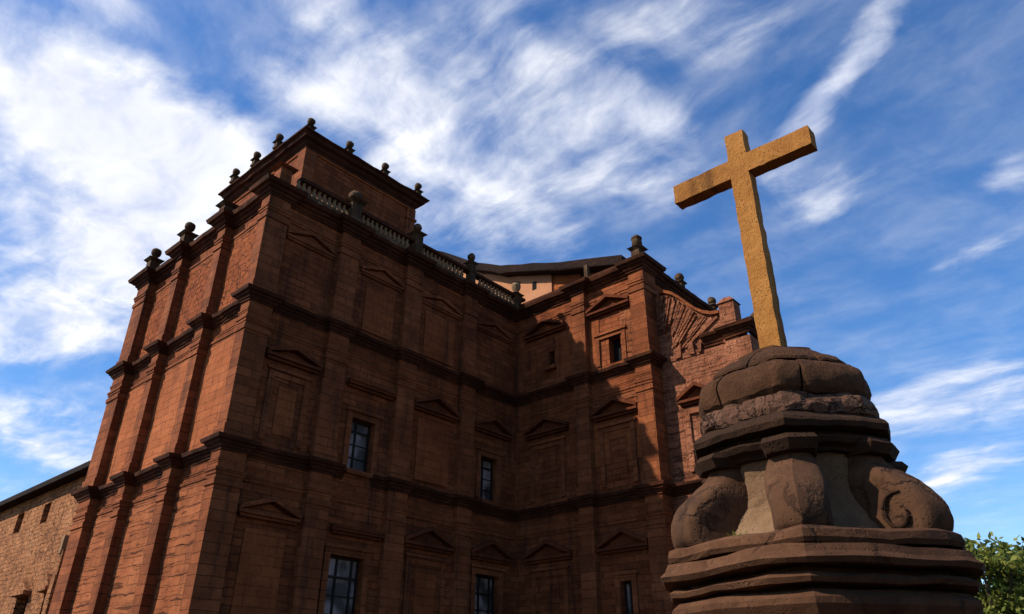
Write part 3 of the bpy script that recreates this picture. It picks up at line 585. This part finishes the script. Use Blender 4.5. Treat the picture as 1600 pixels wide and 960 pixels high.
# ------------------------------------------------------------------ low wing beyond the church
wx = px + 1.0
wing = thing('convent_wing', 'low rough stone wing with a dark eave at the left edge beyond the church', 'building', (wx, 44, GZ))
FACE['W'] = lambda u, o, z: (wx-o, u, z)
mb = MB(); HW = [(39.9, 41.5, 1.2, 4.0), (37.2, 37.95, 1.2, 3.95), (44.3, 45.3, 7.35, 8.35), (40.6, 41.5, 7.35, 8.3)]
wall(mb, 'W', yA+.5, 64, GZ, 9.0, HW, depth=.5)
mb.add([(wx, 64, GZ), (wx+12, 64, GZ), (wx+12, 64, 9), (wx, 64, 9)], [(0, 1, 2, 3)]); mb.add([(wx, yA+.5, GZ), (wx+12, yA+.5, GZ), (wx+12, yA+.5, 9), (wx, yA+.5, 9)], [(0, 1, 2, 3)])
mb.build('wall', M['rubble'], wing)
mb = MB(); mb.prism([(wx-.55, yA+.5, 8.95), (wx-.55, yA+.5, 9.2), (wx+6, yA+.5, 11.4), (wx+12, yA+.5, 9.2), (wx+12, yA+.5, 8.95)], [(wx-.55, 64, 8.95), (wx-.55, 64, 9.2), (wx+6, 64, 11.4), (wx+12, 64, 9.2), (wx+12, 64, 8.95)])
mb.build('roof', M['tile'], wing, rough=[(.03, 1)])
for h in HW[:2]:
    mb = MB(); a, b_, c, d = h
    rect(mb, 'W', a, b_, c, d, -.5, -.42); w = mb.build('window', M['dark'], wing)
    mb = MB(); rect(mb, 'W', a-.15, b_+.15, d+.02, d+.2, -.03, .35); slab(mb, 'W', [(a-.1, d+.2), (b_+.1, d+.2), ((a+b_)/2, d+.75)], -.03, .25); mb.build('window_hood', M['rubble'], w, rough=[(.04, 2)])
mb = MB()
for k in range(7): mb.box(wx-.35, wx+.05, 36.15+random.uniform(-.05, .05), 36.6+random.uniform(-.06, .06), -1.6+k*1.02, -.6+k*1.02)
mb.build('stone_quoin', M['rubble'], wing, rough=[(.05, 2)])
mb = MB(); mb.box(wx-.4, wx-.1, 36.25, 36.5, 5.4, 6.15); mb.build('pale_quoin_block', M['lime'], wing, rough=[(.03, 3)])

# ------------------------------------------------------------------ pedestal of the cross
kx, ky = 6.517, 2.554                       # axis of the cross
cx, cy = 6.54, 2.50
ped = thing('cross_pedestal', 'six-sided brown stone pedestal with a bulging block dome and scroll brackets under the cross', 'monument', (cx, cy, GZ))
NS, PH = 6, R(200.5)
def hexpt(t_):
    """point on the unit hexagon outline at corner number t_ (fractions run along a side)"""
    k = math.floor(t_); f = t_-k; a = PH+2*math.pi/NS*k; b_ = a+2*math.pi/NS
    return math.cos(a)*(1-f)+math.cos(b_)*f, math.sin(a)*(1-f)+math.sin(b_)*f
def hexa(mb, prof, seg=8, fine=.05, bulge=0.0):
    pr = [prof[0]]
    for a, b_ in zip(prof, prof[1:]):
        k = max(1, int(math.hypot(b_[0]-a[0], b_[1]-a[1])/fine))
        pr += [(a[0]+(b_[0]-a[0])*j/k, a[1]+(b_[1]-a[1])*j/k) for j in range(1, k+1)]
    rows = []
    for r, z in pr:
        row = []
        for k in range(NS):
            for j in range(seg):
                x, y = hexpt(k+j/seg); f_ = (1-bulge)+bulge/math.hypot(x, y)
                row.append((cx+x*r*f_, cy+y*r*f_, z))
        rows.append(row)
    mb.grid(rows, True)
RP = [(.02, 2.2), (.008, 9)]
mb = MB(); hexa(mb, [(1.10, GZ), (1.14, .30), (1.14, .50), (1.20, .53), (1.25, .60), (1.25, .64), (1.18, .69), (1.02, .72)], bulge=.38); mb.build('lower_body', M['pedestal'], ped, rough=RP)
mb = MB(); hexa(mb, [(1.46, GZ), (1.46, .30), (1.1, .40)]); mb.build('plinth', M['annex'], ped, rough=[(.03, 2)])
mb = MB(); hexa(mb, [(1.0, .70), (1.08, .72), (1.26, .735), (1.28, .77), (1.22, .80), (1.06, .81), (1.08, .845), (1.32, .855), (1.345, .89), (1.30, .93), (1.27, .985), (.9, 1.0)], fine=.03, bulge=.38); mb.build('lower_ledge', M['pedestal'], ped, rough=[(.03, 2.2), (.012, 9)])
mb = MB(); hexa(mb, [(.9, .99), (1.225, .995), (1.25, 1.03), (1.24, 1.085), (1.18, 1.115), (.5, 1.12)], fine=.03, bulge=.38); mb.build('upper_ledge', M['pedestal'], ped, rough=[(.022, 2.6), (.01, 10)])
mb = MB(); hexa(mb, [(1.0, 1.08), (.90, 1.16), (.80, 1.28), (.73, 1.42), (.70, 1.6), (.70, 1.9)], fine=.05); mb.build('core', M['core'], ped, rough=[(.02, 5), (.012, 16)])
mb = MB(); hexa(mb, [(.62, 1.80), (.74, 1.80), (.75, 1.83), (.83, 1.85), (.86, 1.89), (.86, 1.905), (.76, 1.92), (.76, 1.96), (.90, 1.975), (.92, 2.02), (.90, 2.05), (.84, 2.09), (.80, 2.13), (.70, 2.14)], fine=.03, bulge=.25); mb.build('upper_cornice', M['pedestal_dark'], ped, rough=[(.022, 2.4), (.01, 9)])
mb = MB(); hexa(mb, [(.6, 2.11), (.815, 2.12), (.835, 2.18), (.81, 2.25), (.76, 2.31), (.5, 2.32)], fine=.025, seg=12, bulge=.4); mb.build('rubble_course', M['pedestal_rubble'], ped, rough=[(.035, 4), (.03, 11)])
# dome of large blocks with open joints
def dome_course(name, prof, off, gap, mat, thick=.16):
    prof = [prof[0]] + [(a[0]+(b_[0]-a[0])*t_, a[1]+(b_[1]-a[1])*t_) for a, b_ in zip(prof, prof[1:]) for t_ in (.5, 1)]
    mb = MB(); n = len(prof); nj = 25
    for k in range(NS):
        t0, t1 = k+off+gap, k+1+off-gap; ring = []
        for j in range(nj):
            x, y = hexpt(t0+(t1-t0)*j/(nj-1)); ff = .985*(.58+.42/math.hypot(x, y))
            edge = 1-.016*max(0, (abs(j-12)-10.5)/1.5)**2
            ring.append([(cx+x*r*ff*edge, cy+y*r*ff*edge, z) for r, z in prof] + [(cx+x*(r-thick)*ff, cy+y*(r-thick)*ff, z) for r, z in prof[::-1]])
        capgrid(mb, ring)
    return mb.build(name, M[mat], ped, rough=[(.022, 3.0), (.012, 9), (.006, 22)], smooth=True)
dome_course('dome_lower_course', [(.70, 2.29), (.76, 2.30), (.805, 2.34), (.825, 2.41), (.82, 2.48), (.785, 2.56), (.735, 2.61), (.68, 2.635), (.62, 2.64)], .27, .012, 'dome')
dome_course('dome_upper_course', [(.60, 2.645), (.665, 2.65), (.665, 2.675), (.61, 2.735), (.52, 2.80), (.43, 2.86), (.38, 2.885)], .62, .014, 'dome')
mb = MB(); hexa(mb, [(.62, 2.28), (.68, 2.45), (.60, 2.62), (.46, 2.78), (.3, 2.86), (.01, 2.87)], bulge=.3); mb.build('dome_core', M['dark'], ped)
mb = MB(); hexa(mb, [(.30, 2.85), (.385, 2.875), (.37, 2.905), (.22, 2.925), (.01, 2.925)], fine=.03, bulge=.3); mb.build('dome_cap', M['dome'], ped, rough=[(.018, 4)])
# scroll brackets on the six corners
SP = [(.78, 1.84), (.785, 1.78), (.81, 1.72), (.865, 1.66), (.945, 1.60), (1.03, 1.53), (1.10, 1.46), (1.155, 1.38), (1.19, 1.30), (1.20, 1.22), (1.185, 1.15), (1.15, 1.11)]
SPd = [SP[0]] + [(a[0]+(b_[0]-a[0])*t_, a[1]+(b_[1]-a[1])*t_) for a, b_ in zip(SP, SP[1:]) for t_ in (.5, 1)]
hw = .23
for k in range(NS):
    a = PH+2*math.pi/NS*k; ca, sa = math.cos(a), math.sin(a)
    def P(r, t_, z): return (cx+ca*r-sa*t_, cy+sa*r+ca*t_, z)
    mb = MB(); rows = []
    for i, (r, z) in enumerate(SPd):
        w_ = hw*(.74+.26*min(1, i/10))
        w_ *= .9+.1*math.sin(min(1, i/16)*math.pi)
        rows.append([P(.55, -w_*.94, z), P(.8*r, -w_, z), P(r-.15, -w_, z), P(r-.10, -w_*.93, z), P(r-.07, -w_*.82, z), P(r-.03, -w_*.5, z), P(r-.012, -w_*.2, z), P(r+.008, 0, z), P(r-.012, w_*.2, z), P(r-.03, w_*.5, z), P(r-.07, w_*.82, z), P(r-.10, w_*.93, z), P(r-.15, w_, z), P(.8*r, w_, z), P(.55, w_*.94, z)])
    capgrid(mb, rows)
    sb = mb.build('scroll_bracket', M['scroll'], ped, rough=[(.014, 3.2), (.006, 11)], smooth=True)
    for s in ((-1,) if k == 1 else ()):          # only this bracket keeps its carving
        pts = []
        for j in range(16):
            th_ = j*.36+1.3; rr = .145*(1-j/24)
            pts.append(P(.93+rr*math.cos(th_), s*(hw*.985), 1.27+rr*1.1*math.sin(th_)))
        mb = MB(); mb.tube(pts, [(.008+.009*math.sin(j/15*math.pi)) for j in range(16)], 7)
        mb.build('carved_volute_shade', M['pedestal_dark'], sb, rough=[(.012, 8)])  # dark tube drawn in place of the shaded groove
    far = k == 2
    e = .12 if far else 0
    mb = MB(); lo = [P(.6, -.19, 1.775), P(.82+e, -.19, 1.775), P(.87+e, 0, 1.775), P(.82+e, .19, 1.775), P(.6, .19, 1.775)]
    hi = [P(.6, -.22, 1.85), P(.86+e, -.22, 1.85), P(.92+e, 0, 1.85), P(.86+e, .22, 1.85), P(.6, .22, 1.85)]
    tp = [P(.6, -.2, 1.90), P(.82+e, -.2, 1.90), P(.88+e, 0, 1.90), P(.82+e, .2, 1.90), P(.6, .2, 1.90)]
    capgrid(mb, [[Vector(p).lerp(Vector(q), u) for p, q in zip(A_, B_)] for A_, B_ in ((lo, hi),) for u in (0, .5)] + [hi] + [tp])
    mb.build('bracket_cap', M['pedestal_dark'], ped, rough=[(.02, 3)])

# ------------------------------------------------------------------ the cross
mb = MB(); sy, ax, st = 2.478, kx-.1, .165
ys = [1.69, sy-.104, sy+.104, 3.285]; zs = [2.85, 5.06, 5.30, 5.64]; cells = {(1, 0), (1, 1), (0, 1), (2, 1), (1, 2)}
def cuts(a, b_, s=.055):
    k = max(2, int((b_-a)/s)); return [a+(b_-a)*i/k for i in range(k+1)]
for (i, j) in cells:
    U, V, T = cuts(ys[i], ys[i+1]), cuts(zs[j], zs[j+1]), cuts(0, st)
    mb.grid([[(ax, u, v) for u in U] for v in V]); mb.grid([[(ax+st, u, v) for u in U] for v in V])
    for d, uu in ((-1, ys[i]), (1, ys[i+1])):
        if (i+d, j) not in cells: mb.grid([[(ax+t_, uu, v) for t_ in T] for v in V])
    for d, vv in ((-1, zs[j]), (1, zs[j+1])):
        if (i, j+d) not in cells: mb.grid([[(ax+t_, u, vv) for t_ in T] for u in U])
cross = mb.build('stone_cross', M['cross'], None, rough=[(.006, 1.4), (.009, 8), (.004, 20)])
# origin at the foot
off = Vector((kx, sy, 2.93))
for v in cross.data.vertices: v.co -= off
cross.location = off
cross['label'] = 'large plain ochre sandstone cross standing upright on top of the domed pedestal'; cross['category'] = 'cross'

# ------------------------------------------------------------------ trees
def tree(loc, height, spread, nclump, mat, label, seed):
    rnd = random.Random(seed); root = thing('leafy_tree', label, 'tree', loc, 'trees behind the pedestal')
    mb = MB(); tips = []
    mb.tube([(0, 0, 0), (.08, .05, height*.25), (.02, .12, height*.45), (.1, .05, height*.72)], [.24, .18, .14, .05], 8)
    for k in range(11):
        a = k*2.4+rnd.uniform(-.3, .3); z0 = height*rnd.uniform(.28, .6); ln = spread*rnd.uniform(.55, .95)
        e = (math.cos(a)*ln, math.sin(a)*ln, z0+height*rnd.uniform(.12, .38)); mid = (e[0]*.5, e[1]*.5, z0+(e[2]-z0)*.35)
        mb.tube([(.05, .08, z0), mid, e], [.08, .055, .015], 6); tips += [e, mid]
    mb.build('trunk', M['bark'], root, local=True)
    mb = MB()
    cl = []
    for k in range(nclump):
        if k < len(tips): c = Vector(tips[k]) + Vector((rnd.gauss(0, .2), rnd.gauss(0, .2), rnd.gauss(.1, .2)))
        else:
            a = rnd.uniform(0, 6.28); rr = spread*math.sqrt(rnd.random()); hh = rnd.uniform(.32, 1.0)
            rr *= math.sqrt(max(.05, 1-((hh-.55)/.47)**2)); c = Vector((math.cos(a)*rr, math.sin(a)*rr, height*hh))
        cl.append((c, rnd.uniform(.2, .5)))
    for c, cr_ in cl:
        for j in range(int(300*cr_)):
            d = Vector((rnd.gauss(0, 1), rnd.gauss(0, 1), rnd.gauss(0, .8))); d = d.normalized()*cr_*rnd.random()**.45
            p = c+d; n_ = Vector((rnd.gauss(0, 1), rnd.gauss(0, 1), rnd.gauss(.5, 1))).normalized()
            a = n_.orthogonal().normalized(); a.rotate(Matrix.Rotation(rnd.uniform(0, 6.28), 3, n_)); b_ = n_.cross(a)
            s = rnd.uniform(.045, .085); mb.add([p-a*s*1.5, p+b_*s*.7, p+a*s*1.5, p-b_*s*.7], [(0, 1, 2, 3)])
    mb.build('crown', mat, root, local=True)
def azp(az, d): return (d*math.cos(R(az)), d*math.sin(R(az)), GZ)
tree(azp(10.9, 22), 5.15, 1.05, 65, M['leaf_y'], 'yellow green leafy tree close beside the pedestal ledge at the right', 3)
tree(azp(8.0, 25), 5.05, 1.5, 95, M['leaf_g'], 'darker green leafy tree at the right edge beyond the yellow green one', 5)

# ------------------------------------------------------------------ weeds rooted in the masonry
def weed(loc, n, size, label, seed):
    rnd = random.Random(seed); mb = MB()
    for k in range(n):
        a = rnd.uniform(0, 6.28); rr = size*rnd.random(); b = Vector((math.cos(a)*rr, math.sin(a)*rr, -.01)); h_ = size*rnd.uniform(.4, 1.1)
        t_ = b + Vector((math.cos(a)*h_*.5, math.sin(a)*h_*.5, h_)); w_ = Vector((-math.sin(a), math.cos(a), 0))*size*.09; m_ = b.lerp(t_, .5)+Vector((0, 0, h_*.12))
        mb.add([b-w_*.6, b+w_*.6, m_+w_, t_, m_-w_], [(0, 1, 2, 3, 4)])
    o = mb.build('weed_tuft', M['leaf_y'], None, loc=Vector(loc)); o['label'] = label; o['category'] = 'weed'
weed((cx-1.0, cy+.14, 1.115), 60, .06, 'small yellow green weed tuft on the pedestal ledge beside the middle scroll', 2)
weed((wx-.35, yA+1.05, 9.15), 40, .3, 'dark weed sprouting on the wing eave against the church corner', 4)
